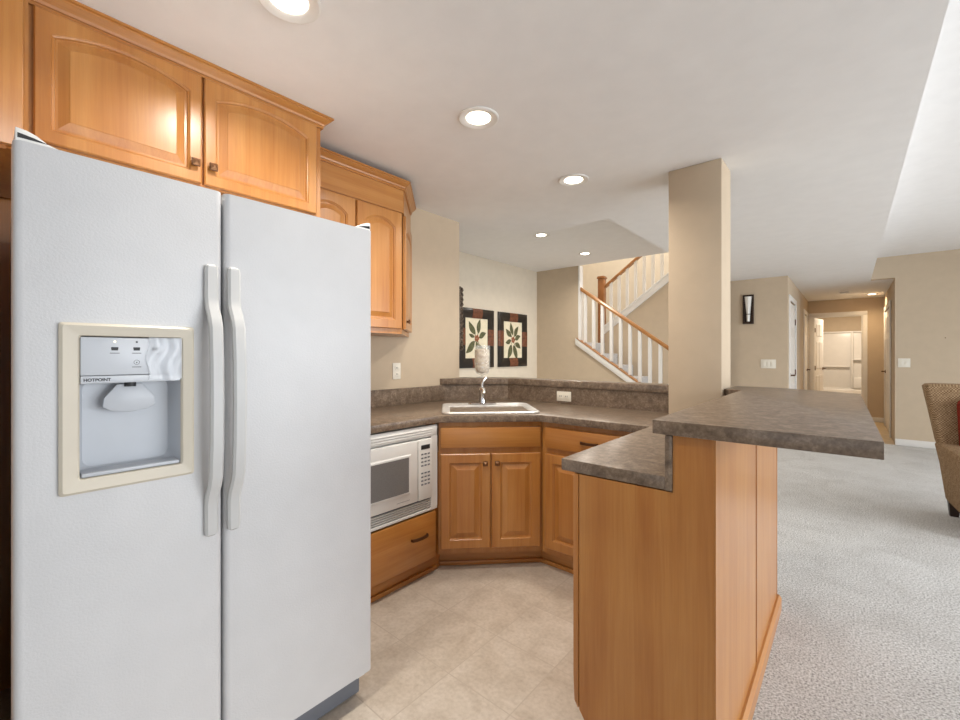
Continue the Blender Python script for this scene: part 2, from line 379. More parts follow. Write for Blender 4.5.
def knob(parent, x, z, y=0):
    b = B(); b.tube([(x, y, z), (x, y-.014, z)], .007, 10)
    b.box(x-.014, x+.014, y-.020, y-.013, z-.014, z+.014, .002)
    b.mi = 1
    b.loops([[(x-.012, y-.0195, z-.012), (x+.012, y-.0195, z-.012), (x+.012, y-.0195, z+.012), (x-.012, y-.0195, z+.012)],
             [(x-.002, y-.027, z-.002), (x+.002, y-.027, z-.002), (x+.002, y-.027, z+.002), (x-.002, y-.027, z+.002)]])
    return b.done('knob', ['bronze', 'knobface'], parent, ang=20)
def pull(parent, x, z, y=0, w=.1):
    pts = [(-.5, 0), (-.48, .014), (-.3, .022), (0, .025), (.3, .022), (.48, .014), (.5, 0)]
    b = B(); b.sweep([((x+a*w, y-d, z), (0, 0, 1), (0, 1, 0)) for a, d in pts], [(-.007, -.005), (.007, -.005), (.007, .005), (-.007, .005)])
    return b.done('pull_handle', 'bronze', parent)
def door(parent, *a, mat='wood', knob_at=None, **k):
    d = door_mesh(*a, **k).done('door', mat, parent, ang=14)
    if knob_at: knob(d, knob_at[0], knob_at[1], k.get('y', 0))
    return d
CROWN = [(0, 0), (.010, 0), (.010, .010), (.014, .011), (.016, .020), (.030, .032), (.036, .036), (.036, .041), (.044, .043), (.044, .050), (0, .050)]  # (out, up)
def crown(path, z, h, prof=CROWN):
    """path: list of local (x,y, ox,oy) with mitred outward direction"""
    b = B(); sc = h/.05
    b.sweep([((x, y, z), (ox, oy, 0), (0, 0, 1)) for x, y, ox, oy in path], [(a, c*sc) for a, c in prof]); return b

# tall pantry cabinet left of the refrigerator
t = thing('pantry_cabinet', 'tall maple pantry cabinet at left edge beside the refrigerator', 'cabinet', (-1.80, -.62, 0), R(90))
bx('carcass', 'wood', t, 0, .645, .0, .63, .1, 1.85); bx('carcass', 'wood', t, 0, .667, .0, .63, 1.85, ZC-.05); bx('back_panel', 'wood', t, .646, .706, .632, .642, .0, 2.0); bx('filler_strip', 'wood', t, .667, .712, .02, .60, 1.86, ZC-.05); bx('toe_kick', 'woodh', t, 0, .64, .06, .6, 0, .1)
d = bx('door', 'wood', t, .008, .70, -.02, -.001, 1.86, 2.31, bev=.003); knob(d, .06, 1.92, -.02)
d = bx('door', 'wood', t, .008, .637, -.02, -.0005, .11, 1.845); knob(d, .06, 1.1, -.02)
crown([(0, -.001, 0, -1), (.695, -.001, 0, -1)], 2.315, .049).done('crown_moulding', 'woodh', t)

# cabinet over the refrigerator; local x=0 at Y .093
t = thing('wall_cabinet', 'maple two-door wall cabinet above the white refrigerator', 'cabinet', (-1.86, .093, 1.915), R(90))
b = B(); b.box(0, .933, .0, .58, -.012, ZC-1.915-.001); b.done('carcass', 'wood', t)
bx('face_frame', 'wood', t, 0, .933, -.004, 0.0, -.012, .40)
door(t, .010, .448, -.004, .398, .038, y=-.024, knob_at=(.424, .064), st=.044, rl=.046, topr=.036)
door(t, .457, .905, -.004, .398, .038, y=-.024, knob_at=(.482, .064), st=.044, rl=.046, topr=.036)
crown([(0, -.004, 0, -1), (.933, -.004, 1, -1), (.933, .33, 1, 0)], .40, .049).done('crown_moulding', 'woodh', t)

# two-door wall cabinet, X front -2.1
t = thing('wall_cabinet', 'maple wall cabinet with two arched doors, hung low past the refrigerator', 'cabinet', (-2.10, 1.03, 1.40), R(90))
bx('carcass', 'wood', t, 0, .665, .0, .34, 0, .92)
bx('face_frame', 'wood', t, 0, .665, -.004, 0, 0, .745)
for (x0, x1, kx) in ((.012, .328, .30), (.338, .654, .366)):
    door(t, x0, x1, .03, .735, .04, y=-.024, knob_at=(kx, .08))
bx('frieze_board', 'woodh', t, 0, .672, -.012, -.0041, .745, .90)
crown([(0, -.012, 0, -1), (.672, -.012, .414, -1)], .882, .050).done('crown_moulding', 'woodh', t)
# angled end cabinet: from (-2.1,1.70) to the wall at 45 degrees
t = thing('wall_cabinet', 'narrow angled maple end cabinet closing the wall run toward the sink', 'cabinet', (-2.10, 1.70, 1.40), R(135))
LN = .345*math.sqrt(2)
b = B(); b.prism([(0.002, 0), (LN-.004, 0), (LN/2, LN/2-.004)], 0, .92); b.done('carcass', 'wood', t)
door(t, .02, LN-.02, .03, .735, .04, y=-.024, knob_at=(.06, .08))
bx('frieze_board', 'woodh', t, 0, LN, -.012, -.001, .745, .90)
crown([(-.005, -.012, -.414, -1), (LN-.03, -.012, 0, -1)], .882, .050).done('crown_moulding', 'woodh', t)

# microwave base cabinet, local x=0 at Y 1.035, front X=-1.835
t = thing('base_cabinet', 'maple base cabinet holding the built-in microwave over one deep drawer', 'cabinet', (-1.835, 1.04, 0), R(90))
b = B(); b.box(0, .02, 0, .59, .1, .875); b.box(.67, .69, 0, .59, .1, .875); b.box(.02, .67, 0.0, .59, .1, .37); b.box(.02, .67, .56, .59, .37, .875)
b.done('carcass', 'wood', t)
d = bx('drawer', 'woodh', t, .012, .678, -.022, -.001, .105, .372, bev=.004); pull(d, .548, .258, -.022, .115)
bx('toe_kick', 'woodh', t, 0, .76, .035, .10, 0, .1)
bx('shoe_moulding', 'woodh', t, 0, .735, .02, .034, 0, .025, bev=.004)
# microwave
t = thing('microwave', 'white built-in microwave with louvred trim kit below the counter', 'microwave', (-1.835, 1.04, 0), R(90))
bx('body', 'white', t, .03, .66, .004, .45, .39, .86)
b = B(); b.box(.0, .692, -.018, .0035, .382, .398, .003); b.box(.0, .692, -.018, .0035, .806, .868, .003); b.box(0, .03, -.018, .0035, .398, .806); b.box(.642, .692, -.018, .0035, .398, .806)
b.mi = 1; b.box(.03, .66, -.004, .0035, .398, .45)
b.mi = 0
for k in range(4): b.box(.03, .662, -.016, -.003, .404+k*.012, .411+k*.012, .002)
for k in range(3): b.box(.04, .65, -.024, -.017, .816+k*.013, .825+k*.013, .003)
b.mi = 1; 
b.done('trim_kit', ['white', 'grille'], t)
b = B(); b.box(.05, .532, -.034, -.002, .462, .798, .008)
b.loops([[(.10, -.0345, .52), (.478, -.0345, .52), (.478, -.0345, .735), (.10, -.0345, .735)], [(.108, -.041, .528), (.470, -.041, .528), (.470, -.041, .727), (.108, -.041, .727)]])
md = b.done('microwave_door', 'white', t)
bx('window', 'mwglass', md,   .116, .460, -.0425, -.0412, .535, .72)
b = B()
for k in range(12): b.box(.385+k*.0075, .389+k*.0075, -.0352, -.034, .487, .4895)
b.done('lettering', 'grille', md)
b = B(); b.box(.536, .636, -.034, -.002, .462, .798, .005); cp = b.done('control_panel', 'white', t)
bx('display', 'dark', cp, .554, .618, -.0352, -.034, .744, .768)
for r_ in range(9):
    for c_ in range(3):
        if r_ != 4: bx('key', 'grille', cp, .554+c_*.024, .570+c_*.024, -.0352, -.034, .545+r_*.021, .553+r_*.021)

# sink base cabinet (45 degrees)
A2 = Vector((-1.832, 1.757)); ROT = R(45)
t = thing('base_cabinet', 'diagonal maple sink cabinet with two raised-panel doors under the sink', 'cabinet', (A2.x, A2.y, 0), ROT)
def loc2(x, y):
    v = Vector((x, y)) - A2; c, s = math.cos(-ROT), math.sin(-ROT); return (c*v.x - s*v.y, s*v.x + c*v.y)
SW = .615
foot = [(0, 0), (SW, 0), loc2(-1.398, 2.74), loc2(-2.07, 2.745), loc2(-2.44, 2.375), loc2(-2.44, 1.757)]
b = B(); b.prism(foot, .1, .70); b.box(0, SW, 0, .02, .70, .875); b.done('carcass', 'wood', t)
bx('false_drawer_front', 'woodh', t, .012, SW-.012, -.022, -.001, .724, .845, bev=.005)
door(t, .012, SW/2-.004, .135, .69, y=-.022, knob_at=(SW/2-.035, .635))
door(t, SW/2+.004, SW-.012, .135, .69, y=-.022, knob_at=(SW/2+.035, .635))
bx('toe_kick', 'woodh', t, -.06, SW+.07, .075, .10, 0, .1)
bx('shoe_moulding', 'woodh', t, -.045, SW+.06, .061, .074, 0, .025, bev=.004)
# right base cabinet
BX = A2.x + SW*math.cos(ROT)
t = thing('base_cabinet', 'maple drawer-and-door base cabinet right of the sink, half behind the bar', 'cabinet', (BX+.004, 2.192, 0), 0)
bx('carcass', 'wood', t, 0, .665, 0, .55, .1, .875)
d = bx('drawer', 'woodh', t, .03, .60, -.022, -.001, .724, .845, bev=.005); pull(d, .315, .785, -.022)
door(t, .03, .48, .135, .69, y=-.022, knob_at=(.44, .635))
bx('toe_kick', 'woodh', t, -.06, .64, .06, .08, 0, .1); bx('shoe_moulding', 'woodh', t, -.05, .64, .046, .059, 0, .025, bev=.004)

# island cabinet (fronts face the sink), 30 cm deep
t = thing('base_cabinet', 'shallow maple island cabinet under the low counter, seen from its end', 'cabinet', (-.70, 2.16, 0), R(-90))
bx('carcass', 'wood', t, 0, .845, 0, .29, .1, .875)
for x0 in (.015, .43): door(t, x0, x0+.40, .135, .86, y=-.006, th=.006, knob_at=(x0+(.36 if x0 < .1 else .04), .78))
bx('toe_kick', 'woodh', t, 0, .845, .07, .25, 0, .1)
# breakfast bar half wall with its wood skins
t = thing('breakfast_bar', 'maple clad half wall of the breakfast bar under the high brown top', 'breakfast bar', (-.28, 1.31, 0), 0)
b = B(); b.box(-.105, -.02, .006, 1.30, 0, 1.038); b.box(-.25, -.105, 1.38, 1.44, 0, 1.03); b.done('core', 'wood', t)
b = B(); b.prism([(-.404, .09), (-.34, .0), (0, 0), (0, 1.038), (-.107, 1.038), (-.107, .873), (-.404, .873)], -.008, .0055, 'y')
b.done('end_panel', 'wood', t)
b = B(); b.prism([(-.424, .20), (-.420, .115), (-.408, .095), (-.4065, .095), (-.4065, .873), (-.424, .873)], -.011, .0055, 'y', .001); b.done('end_stile', 'wood', t)
bx('side_panel', 'wood', t, -.0195, .004, -.006, .646, .07, 1.038); bx('side_panel', 'wood', t, -.0195, .004, 0.668, 1.266, .07, 1.038)
bx('side_stile', 'wood', t, -.0195, .004, 1.284, 1.30, .07, 1.038)
b = B(); b.prism([(-.0055, 0), (.022, 0), (.022, .055), (.012, .07), (-.0055, .07)], -.004, 1.30, 'y'); b.done('base_trim', 'woody', t)
# ------------------------------------------------------------------ counters
t = thing('countertop', 'continuous brown slate-look laminate counter wrapping from microwave past sink to the bar', 'countertop', (0, 0, .877))
CT = [(XW+.002, 1.035), (-1.81, 1.035), (-1.81, 1.735), (-1.388, 2.157), (-.75, 2.157), (-.75, 1.30), (-.409, 1.30), (-.409, 2.678), (-.812, 2.678), (-.812, 2.757), (-2.076, 2.757), (XW+.002, 2.387)]
slab = B().prism(CT, 0, .039, bev=.0015).done('slab', 'lam', t)
SKC = Vector((-1.800, 2.172)); ca, sa = math.cos(ROT), math.sin(ROT)
sk_m = Matrix.Translation((SKC.x, SKC.y, 0)) @ Matrix.Rotation(ROT, 4, 'Z')
cut(slab, B().box(-.275, .275, -.225, .225, -.1, .1, mat=sk_m))
B().box(XW+.002, XW+.02, 1.035, 2.40, .039, .155, .003).done('backsplash', 'lam', t)
B().prism([(XW+.003, 2.375), (-2.069, 2.746), (-2.076, 2.757), (XW+.003, 2.389)], .039, .158).done('backsplash', 'lam', t)
B().box(-2.073, -.812, 2.746, 2.757, .039, .158).done('backsplash', 'lam', t)
B().box(-.408, -.388, 1.296, 2.678, 0, .160, .002).done('backsplash', 'lam', t)
tag(B().prism([(XW+.002, 2.355), (-2.062, 2.738), (-.812, 2.738), (-.812, 2.905), (-2.135, 2.905), (-2.53, 2.585), (XW+.002, 2.583)], 1.037, 1.084, bev=.0015).done('ledge', 'lam'),
    'long brown laminate ledge capping the low wall behind the sink', 'ledge')
tag(B().prism([(-.440, 1.288), (.057, 1.288), (.04, 2.80), (-.30, 3.02), (-.532, 3.02), (-.532, 2.72), (-.445, 2.69)], 1.04, 1.08, bev=.0015).done('bar_top', 'lam'),
    'raised dark brown laminate breakfast bar top beside the column', 'bar top')

# sink
t = thing('kitchen_sink', 'stainless steel drop-in sink set in the diagonal corner counter', 'sink', (SKC.x, SKC.y, .917), ROT)
def rr(wx, wy, r, z, n=6):
    pts = []
    for (cx, cy, a0) in ((wx-r, wy-r, 0), (-wx+r, wy-r, 90), (-wx+r, -wy+r, 180), (wx-r, -wy+r, 270)):
        for k in range(n+1): a = R(a0+90*k/n); pts.append((cx+r*math.cos(a), cy+r*math.sin(a), z))
    return pts
def sh(p, dy): return [(x, y+dy, z) for x, y, z in p]
B().loops([sh(rr(.27, .22, .05, -.004), 0), rr(.298, .252, .05, -.0005), rr(.30, .254, .05, .006), rr(.294, .248, .05, .012), rr(.286, .240, .05, .0125), rr(.276, .230, .05, .007), sh(rr(.256, .186, .05, .007), -.034), sh(rr(.250, .182, .05, .003), -.036), sh(rr(.245, .180, .05, -.01), -.038), sh(rr(.235, .170, .06, -.16), -.038), sh(rr(.20, .14, .06, -.175), -.038)], cap0=False).done('basin', 'steel', t)
B().lathe([(.045, 0), (.045, .004), (.03, .005), (.028, .002)], (0, -.03, -.176), 20).done('drain', 'chrome', t)
# faucet on the sink deck
f = thing('faucet', 'chrome single-lever faucet standing on the sink deck', 'faucet', (SKC.x-sa*.20-.015, SKC.y+ca*.20-.015, .926), ROT)
B().loops([rr(.10, .026, .025, 0), rr(.10, .026, .025, .004), rr(.095, .021, .02, .009)]).done('base_plate', 'chrome', f)
B().lathe([(.026, .009), (.023, .03), (.020, .06), (.022, .085), (.024, .10), (.017, .115), (.006, .12)], n=20).done('body', 'chrome', f)
B().tube([(0, -.01, .055), (0, -.05, .095), (0, -.095, .115), (0, -.135, .110), (0, -.150, .085)], [.015, .014, .013, .012, .011], 12).done('spout', 'chrome', f)
B().tube([(0, .0, .115), (0, .005, .14), (.012, .012, .165), (.028, .02, .185)], [.010, .009, .008, .010], 10).done('lever', 'chrome', f)
# hurricane glass on the ledge
g = thing('candle_holder', 'footed glass candle holder filled with shells on the ledge behind the faucet', 'candle holder', (-2.284, 2.683, 1.085))
B().lathe([(.048, 0), (.048, .004), (.012, .010), (.010, .016), (.022, .022), (.048, .034), (.061, .056), (.065, .095), (.065, .262), (.063, .262), (.0625, .095), (.058, .06), (.045, .040), (.006, .030)], n=32).done('glass', 'glass', g)
b = B(); b.lathe([(.004, .033), (.040, .043), (.053, .062), (.059, .095), (.059, .222), (.05, .232), (.02, .238)], n=24)
fil = b.done('filling', 'potp', g)
for k in range(34):
    a = random.uniform(0, 6.283); z = random.uniform(.075, .222); q = random.uniform(.008, .014)
    b = B(); b.loops([[(q*u*.35, q*w_*math.cos(6.283*i/8), q*w_*math.sin(6.283*i/8)) for i in range(8)] for u, w_ in ((-1, .3), (-.5, .85), (0, 1), (.5, .85), (1, .3))])
    o = b.done('shell', 'shell' if k % 3 else 'potp', fil); o.location = (.055*math.cos(a), .055*math.sin(a), z); o.rotation_euler = (0, 0, a)

# wall plates ------------------------------------------------------
def plate(name, label, cat, loc, rz, wd, h, slots, group=None):
    t = thing(name, label, cat, loc, rz, group)
    bx('plate', 'plate', t, -wd/2, wd/2, -.006, -.0005, -h/2, h/2, bev=.002)
    for (x, z, w_, h_, dark) in slots:
        p = bx('rocker' if not dark else 'socket', 'plate', t, x-w_/2, x+w_/2, -.009, -.0061, z-h_/2, z+h_/2, bev=.001)
        if dark:
            b = B()
            for s_ in (-1, 1): b.box(x+s_*.006-.0015, x+s_*.006+.0015, -.0096, -.009, z-.004, z+.006)
            b.done('slot', 'dark', p)
    return t
plate('outlet', 'upright white outlet plate on the wall above the left counter', 'outlet', (XW, 1.93, 1.156), R(90), .07, .115, [(0, .022, .034, .03, 1), (0, -.022, .034, .03, 1)])
plate('outlet', 'sideways cream outlet plate in the brown backsplash right of the sink', 'outlet', (-1.562, 2.746, .972), 0, .115, .07, [(.024, 0, .03, .034, 1), (-.024, 0, .03, .034, 1)])
plate('light_switch', 'three-gang ivory switch plate below the wall sconce', 'switch', (-.875, 7.27, 1.145), 0, .18, .125, [(x, 0, .034, .066, 0) for x in (-.046, 0, .046)])
plate('light_switch', 'two-gang ivory switch plate on the living room wall right of the hall', 'switch', (.576, 8.44, 1.16), 0, .125, .125, [(x, 0, .034, .066, 0) for x in (-.024, .024)])
b = B(); b.tube([(.97, 8.4395, 1.5), (.97, 8.425, 1.5)], .006, 8); tag(b.done('nail', 'bronze'), 'small dark nail in the bare living room wall', 'nail')

# ------------------------------------------------------------------ refrigerator (front X=-1.345, local x = Y-.045)
FX = -1.345
t = thing('refrigerator', 'white side-by-side refrigerator with ice dispenser and long twin handles', 'refrigerator', (FX, .045, 0), R(90))
bx('body', 'fridge', t, .022, .893, .075, .80, .02, 1.715, bev=.006)
bx('toe_grille', 'grille', t, .015, .88, .045, .0745, .012, .095, bev=.004)
def fdoor(x0, x1, hole=None):
    th = .07; r = .016
    def prof(a, c, ra, rb):
        p = []
        if ra: p += [(a, th), (a, r)] + [(a+r-r*math.cos(R(k)), r-r*math.sin(R(k))) for k in (20, 45, 70)] + [(a+r, 0)]
        else: p += [(a, th), (a, 0)]
        if rb: p += [(c-r, 0)] + [(c-r+r*math.sin(R(k)), r-r*math.cos(R(k))) for k in (20, 45, 70)] + [(c, r), (c, th)]
        else: p += [(c, 0), (c, th)]
        return p
    z0, z1 = .105, 1.73
    b = B()
    if hole:
        hx0, hx1, hz0, hz1 = hole
        b.prism(prof(x0, x1, 1, 1), z0, hz0); b.prism(prof(x0, x1, 1, 1), hz1, z1)
        b.prism(prof(x0, hx0, 1, 0), hz0, hz1); b.prism(prof(hx1, x1, 0, 1), hz0, hz1)
    else: b.prism(prof(x0, x1, 1, 1), z0, z1)
    return b
HO = (.104, .301, .985, 1.314)
fz = fdoor(0, .402, HO).done('freezer_door', 'fridge', t)
rf = fdoor(.408, .906).done('fridge_door', 'fridge', t)
bx('door_gasket', 'grille', t, .02, .874, .071, .0745, .11, 1.72)
def handle(parent, xc, name='handle'):
    b = B(); path = []
    prof = [(-.0165, 0), (-.0165, .010), (-.011, .016), (.011, .016), (.0165, .010), (.0165, 0)]
    pts = [(1.520, 0, .5), (1.515, 0, .9), (1.505, 0, 1), (1.43, .0, 1), (1.405, .006, 1), (1.375, .024, 1), (1.345, .036, 1), (1.25, .043, 1), (1.14, .045, 1), (1.03, .043, 1), (.94, .036, 1), (.91, .024, 1), (.88, .006, 1), (.855, 0, 1), (.785, 0, 1), (.775, 0, .9), (.770, 0, .5)]
    b.sweep([((xc, -.0005-d, z), (s, 0, 0), (0, -(s if s < 1 else 1), 0)) for z, d, s in pts], prof)
    return b.done(name, 'fgrey', parent)
handle(fz, .372); handle(rf, .429)
# dispenser, all under the freezer door
b = B()
o_ = (.069, .330, .952, 1.344)
def rect4(x0, x1, z0, z1, y, r=.006, n=3):
    pts = []
    for (cx, cz, a0) in ((x1-r, z1-r, 0), (x0+r, z1-r, 90), (x0+r, z0+r, 180), (x1-r, z0+r, 270)):
        for k in range(n+1): a = R(a0+90*k/n); pts.append((cx+r*math.cos(a), y, cz+r*math.sin(a)))
    return pts
b.loops([rect4(*o_, -.0004), rect4(*o_, -.008), rect4(o_[0]+.006, o_[1]-.006, o_[2]+.006, o_[3]-.006, -.014), rect4(HO[0]-.004, HO[1]+.004, HO[2]-.002, HO[3]+.002, -.010), rect4(*HO, -.004), rect4(*HO, .02)], False, False)
b.done('dispenser_bezel', 'bezel', fz)
b = B(); x0, x1, z0, z1 = HO
zc = 1.205
b.loops([rect4(x0, x1, z0, zc, .0), rect4(x0+.004, x1-.004, z0+.006, zc, .05, .012), rect4(x0+.012, x1-.012, z0+.012, zc, .066, .02)], False, True)
b.done('dispenser_recess', 'cavity', fz)
bx('drip_tray', 'cavity', fz, x0+.003, x1-.003, -.006, .05, z0+.001, z0+.010, bev=.003)
cpn = bx('control_panel', 'panel', fz, x0+.001, x1-.001, -.006, .02, 1.222, 1.312, bev=.002)
bx('logo_strip', 'panel', fz, x0+.001, x1-.001, -.007, .02, 1.203, 1.221, bev=.002)
b = B()   # water paddle
b.prism([(.175, 1.198), (.225, 1.198), (.250, 1.165), (.252, 1.143), (.235, 1.133), (.20, 1.128), (.165, 1.133), (.148, 1.143), (.150, 1.165)], .022, .028, 'y', .002); b.done('paddle', 'cavity', fz)
b = B(); b.tube([(.20, .02, 1.204), (.20, .02, 1.192)], .012, 12); b.done('spout', 'dark', fz)
def icon_circle(cx, cz, r, y=-.0064):
    n = 18
    ib.loops([[(cx+r*math.cos(6.283*i/n), y, cz+r*math.sin(6.283*i/n)) for i in range(n)], [(cx+r*.86*math.cos(6.283*i/n), y, cz+r*.86*math.sin(6.283*i/n)) for i in range(n)]], False, False)
for (cx, cz) in ((.166, 1.286), (.208, 1.286), (.245, 1.286), (.208, 1.252)):
    ib = B()
    if cz > 1.27:
        ib.prism([(cx-.006, cz-.005), (cx+.006, cz-.005), (cx+.007, cz+.002), (cx-.007, cz+.002)], -.0066, -.006, 'y')
        ib.box(cx-.0065, cx+.0065, -.0066, -.006, cz+.002, cz+.0030)
    else:
        icon_circle(cx, cz, .006); ib.box(cx-.001, cx+.001, -.0066, -.006, cz-.002, cz+.001)
    ib.done('icon', 'dark', fz)
    bx('caption_mark', 'dark', fz, cx-.009, cx+.009, -.0066, -.006, cz-.0122, cz-.0108)
b = B(); b.lathe([(.0022, 0), (.0022, .001)], n=10); i_ = b.done('indicator_light', 'led', fz); i_.rotation_euler = (R(90), 0, 0); i_.location = (.166, -.0061, 1.302)
b = B(); b.lathe([(.0022, 0), (.0022, .001)], n=10); i_ = b.done('indicator_light', 'dark', fz); i_.rotation_euler = (R(90), 0, 0); i_.location = (.208, -.0061, 1.302)
def text(name, s, size, parent, loc, rot, mat, depth=.0004, align='LEFT', sx=1):
    cu = bpy.data.curves.new(name, 'FONT'); cu.body = s; cu.size = size; cu.extrude = depth; cu.align_x = align; cu.offset = size*.03
    o = bpy.data.objects.new(name, cu); COL.objects.link(o)
    dg = bpy.context.evaluated_depsgraph_get(); me = bpy.data.meshes.new_from_object(o.evaluated_get(dg)); bpy.data.objects.remove(o)
    me.materials.clear(); me.materials.append(M[mat]); n = bpy.data.objects.new(name, me); COL.objects.link(n)
    n.parent = parent; n.location = loc; n.rotation_euler = rot; n.scale = (sx, 1, 1); return n
text('lettering', 'HOTPOINT', .0095, fz, (.110, -.0072, 1.2085), (R(90), 0, 0), 'dark', sx=1.0)
b = B()   # crinkled protective film over the right of the panel
nx, nz = 14, 12; vs = []
fx0, fx1, fz0, fz1 = .229, .302, 1.207, 1.314
for i in range(nx+1):
    row = []
    for j in range(nz+1):
        u = i/nx; v = j/nz
        x = fx0+(fx1-fx0)*u + (.004*math.sin(v*9)*(1-u))
        y = -.0098-.0018*math.sin(u*11+1.5*math.sin(v*6))-random.uniform(0, .0008)
        row.append(b.bm.verts.new((x, y, fz0+(fz1-fz0)*v+(.003*math.sin(u*7) if j == 0 else 0))))
    vs.append(row)
for i in range(nx):
    for j in range(nz): b.bm.faces.new((vs[i][j], vs[i+1][j], vs[i+1][j+1], vs[i][j+1]))
fl = b.done('protective_film', 'film', fz, ang=60)
# hinge covers on top
def hinge(x0, x1, flip):
    b = B(); pts = [(x0, 1.7305), (x1, 1.7305)]
    top = [(x1, 1.733), (x0+(x1-x0)*.75, 1.738), (x0+(x1-x0)*.5, 1.750), (x0+(x1-x0)*.25, 1.757), (x0, 1.759)]
    if flip: q = [(x0+x1-p[0], p[1]) for p in pts+top]
    else: q = pts+top
    b.prism(q, .008, .09, 'y', .002); h = b.done('hinge_cover', 'white', t)
    c0, c1 = (x0+.003, x0+.05) if not flip else (x1-.05, x1-.003)
    B().prism([(c0, 1.7375), (c1, 1.7375), ((c0+c1)/2, 1.744), (c1 if flip else c0, 1.748)], .0072, .0078, 'y').done('vent', 'dark', h)
hinge(.004, .07, False); hinge(.835, .902, True)
b = B(); b.box(.855, .886, .02, .045, .085, .104, .002); b.done('hinge_bracket', 'white', t)

# ------------------------------------------------------------------ pictures
def leaf_shape(b, cx, cz, ang, ln, wd, y):
    n = 9; L = []; Rr = []
    for k in range(n+1):
        u = k/n; w_ = wd*math.sin(math.pi*u**.8)*.5; bend = .12*ln*math.sin(u*2)
        for lst, sg in ((L, 1), (Rr, -1)):
            x, z = u*ln, sg*w_+bend
            lst.append((cx+x*math.cos(ang)-z*math.sin(ang), y, cz+x*math.sin(ang)+z*math.cos(ang)))
    pts = L+Rr[1:-1][::-1]
    f = b.bm.faces.new([b.bm.verts.new(p) for p in pts]); f.material_index = b.mi
def picture(label, y0, variant):
    W_, H_ = .75, .83; z0 = 1.09
    p = thing('picture_frame', label, 'picture', (-3.998, y0, z0), R(90), 'botanical prints in the far nook')
    fw = .135
    b = B()
    prof = [(0, 0), (0, -.02), (.02, -.032), (.06, -.036), (.10, -.026), (fw, -.016), (fw, 0)]
    def loop(i, y): return [(i, y, i), (W_-i, y, i), (W_-i, y, H_-i), (i, y, H_-i)]
    b.loops([loop(i, y-.001) for i, y in prof], closed=True); fr = b.done('frame', 'frame', p, ang=50)
    for (a0, a1, horiz) in ((W_*.36, W_*.64, 1), (H_*.38, H_*.66, 0)):
        for far in (0, 1):
            b = B(); q = [(i-.0005 if i < .06 else i+.0005, y-.003) for i, y in prof[1:-1]]
            if horiz: b.sweep([((x, 0, (H_ if far else 0)), (0, 0, -1 if far else 1), (0, 1, 0)) for x in (a0, a1)], q+[(fw, -.004), (0, -.004)])
            else: b.sweep([(((W_ if far else 0), 0, z), (-1 if far else 1, 0, 0), (0, 1, 0)) for z in (a0, a1)], q+[(fw, -.004), (0, -.004)])
            b.done('leather_band', 'leather', fr, ang=50)
    b = B(); b.box(fw-.01, W_-fw+.01, -.010, -.001, fw-.01, H_-fw+.01)
    pr = b.done('botanical_print', 'print', p)
    b = B(); cx, cz = W_/2, H_/2; y = -.0112
    specs = [(118, .06, .23, .42), (66, .07, .22, .40), (12, .05, .17, .5), (222, .06, .25, .42), (292, .09, .20, .48), (262, .04, .12, .4), (160, .05, .13, .4)] if variant == 0 else [(128, .06, .19, .46), (92, .07, .21, .4), (55, .06, .2, .44), (8, .05, .16, .5), (190, .05, .15, .5), (240, .08, .25, .42), (276, .08, .27, .36), (318, .07, .17, .5)]
    for k, (a, off, ln, wr) in enumerate(specs): leaf_shape(b, cx+off*math.cos(R(a)), cz+off*math.sin(R(a)), R(a+random.uniform(-8, 8)), ln, ln*wr, y-.0003*k)
    for (a, ln) in ((60, .1), (118, .1), (222, .1), (285, .3), (10, .08)): leaf_shape(b, cx, cz, R(a), ln, .012, y-.003)
    b.mi = 1
    for k in range(5):
        a = 1.256*k; n = 10
        f = b.bm.faces.new([b.bm.verts.new((cx+.03*math.cos(a)+.022*math.cos(6.283*i/n), y-.004, cz+.03*math.sin(a)+.022*math.sin(6.283*i/n))) for i in range(n)]); f.material_index = 1
    bmesh.ops.recalc_face_normals(b.bm, faces=b.bm.faces)
    b.done('leaves', ['leaf', 'fruit'], pr)
picture('black framed leaf print on left, partly cut off by the kitchen wall', 4.19, 0)
picture('black framed leaf print fully in view, nearer the staircase', 5.05, 1)
# wrought ornament on the end of the kitchen wall
o = thing('wall_ornament', 'tall antique metal ornament on the end of the kitchen wall', 'wall decor', (XW-.02, 2.582, 1.31))
b = B(); b.box(-.07, .019, 0, .022, 0, .53, .003); b.done('back_plate', 'iron', o)
for k in range(13):
    z = .02+k*.04
    B().tube([(.010, .012, z-.018), (.012, .036, z-.010), (.008, .046, z+.002), (.012, .036, z+.012), (.008, .014, z+.020)], [.010, .012, .013, .012, .009], 8).done('scroll', 'iron', o)
    B().tube([(-.05, .012, z-.016), (-.04, .034, z), (-.05, .014, z+.016)], .009, 8).done('scroll', 'iron', o)

# sconce
s = thing('wall_sconce_lamp', 'slim dark framed wall sconce with tapering white glass', 'sconce', (-1.116, 7.27, 1.72))
b = B(); b.box(-.068, -.05, -.03, -.001, 0, .42, .002); b.box(.05, .068, -.03, -.001, 0, .42, .002); b.box(-.05, .05, -.03, -.001, 0, .03); b.box(-.05, .05, -.03, -.001, .40, .42); b.box(-.05, .05, -.008, -.001, .03, .40)
b.done('frame', 'darkwood', s)
b = B(); b.loops([[(x*w_, -.012-.03*c_, z) for x, c_ in ((-1, 0), (-.7, .7), (0, 1), (.7, .7), (1, 0))] for z, w_ in ((.035, .020), (.12, .024), (.20, .030), (.30, .040), (.395, .049))], True, True); b.done('glass_shade', 'frost', s)
bx('clasp', 'darkwood', s, -.03, .03, -.046, -.009, .135, .143)
# smoke detector
sd = tag(B().lathe([(.065, 0), (.065, -.02), (.05, -.034), (.02, -.036)], (-.07, 9.75, ZC-.001), 24).done('smoke_detector', 'trim'), 'small round white smoke detector on the hall ceiling', 'smoke detector')

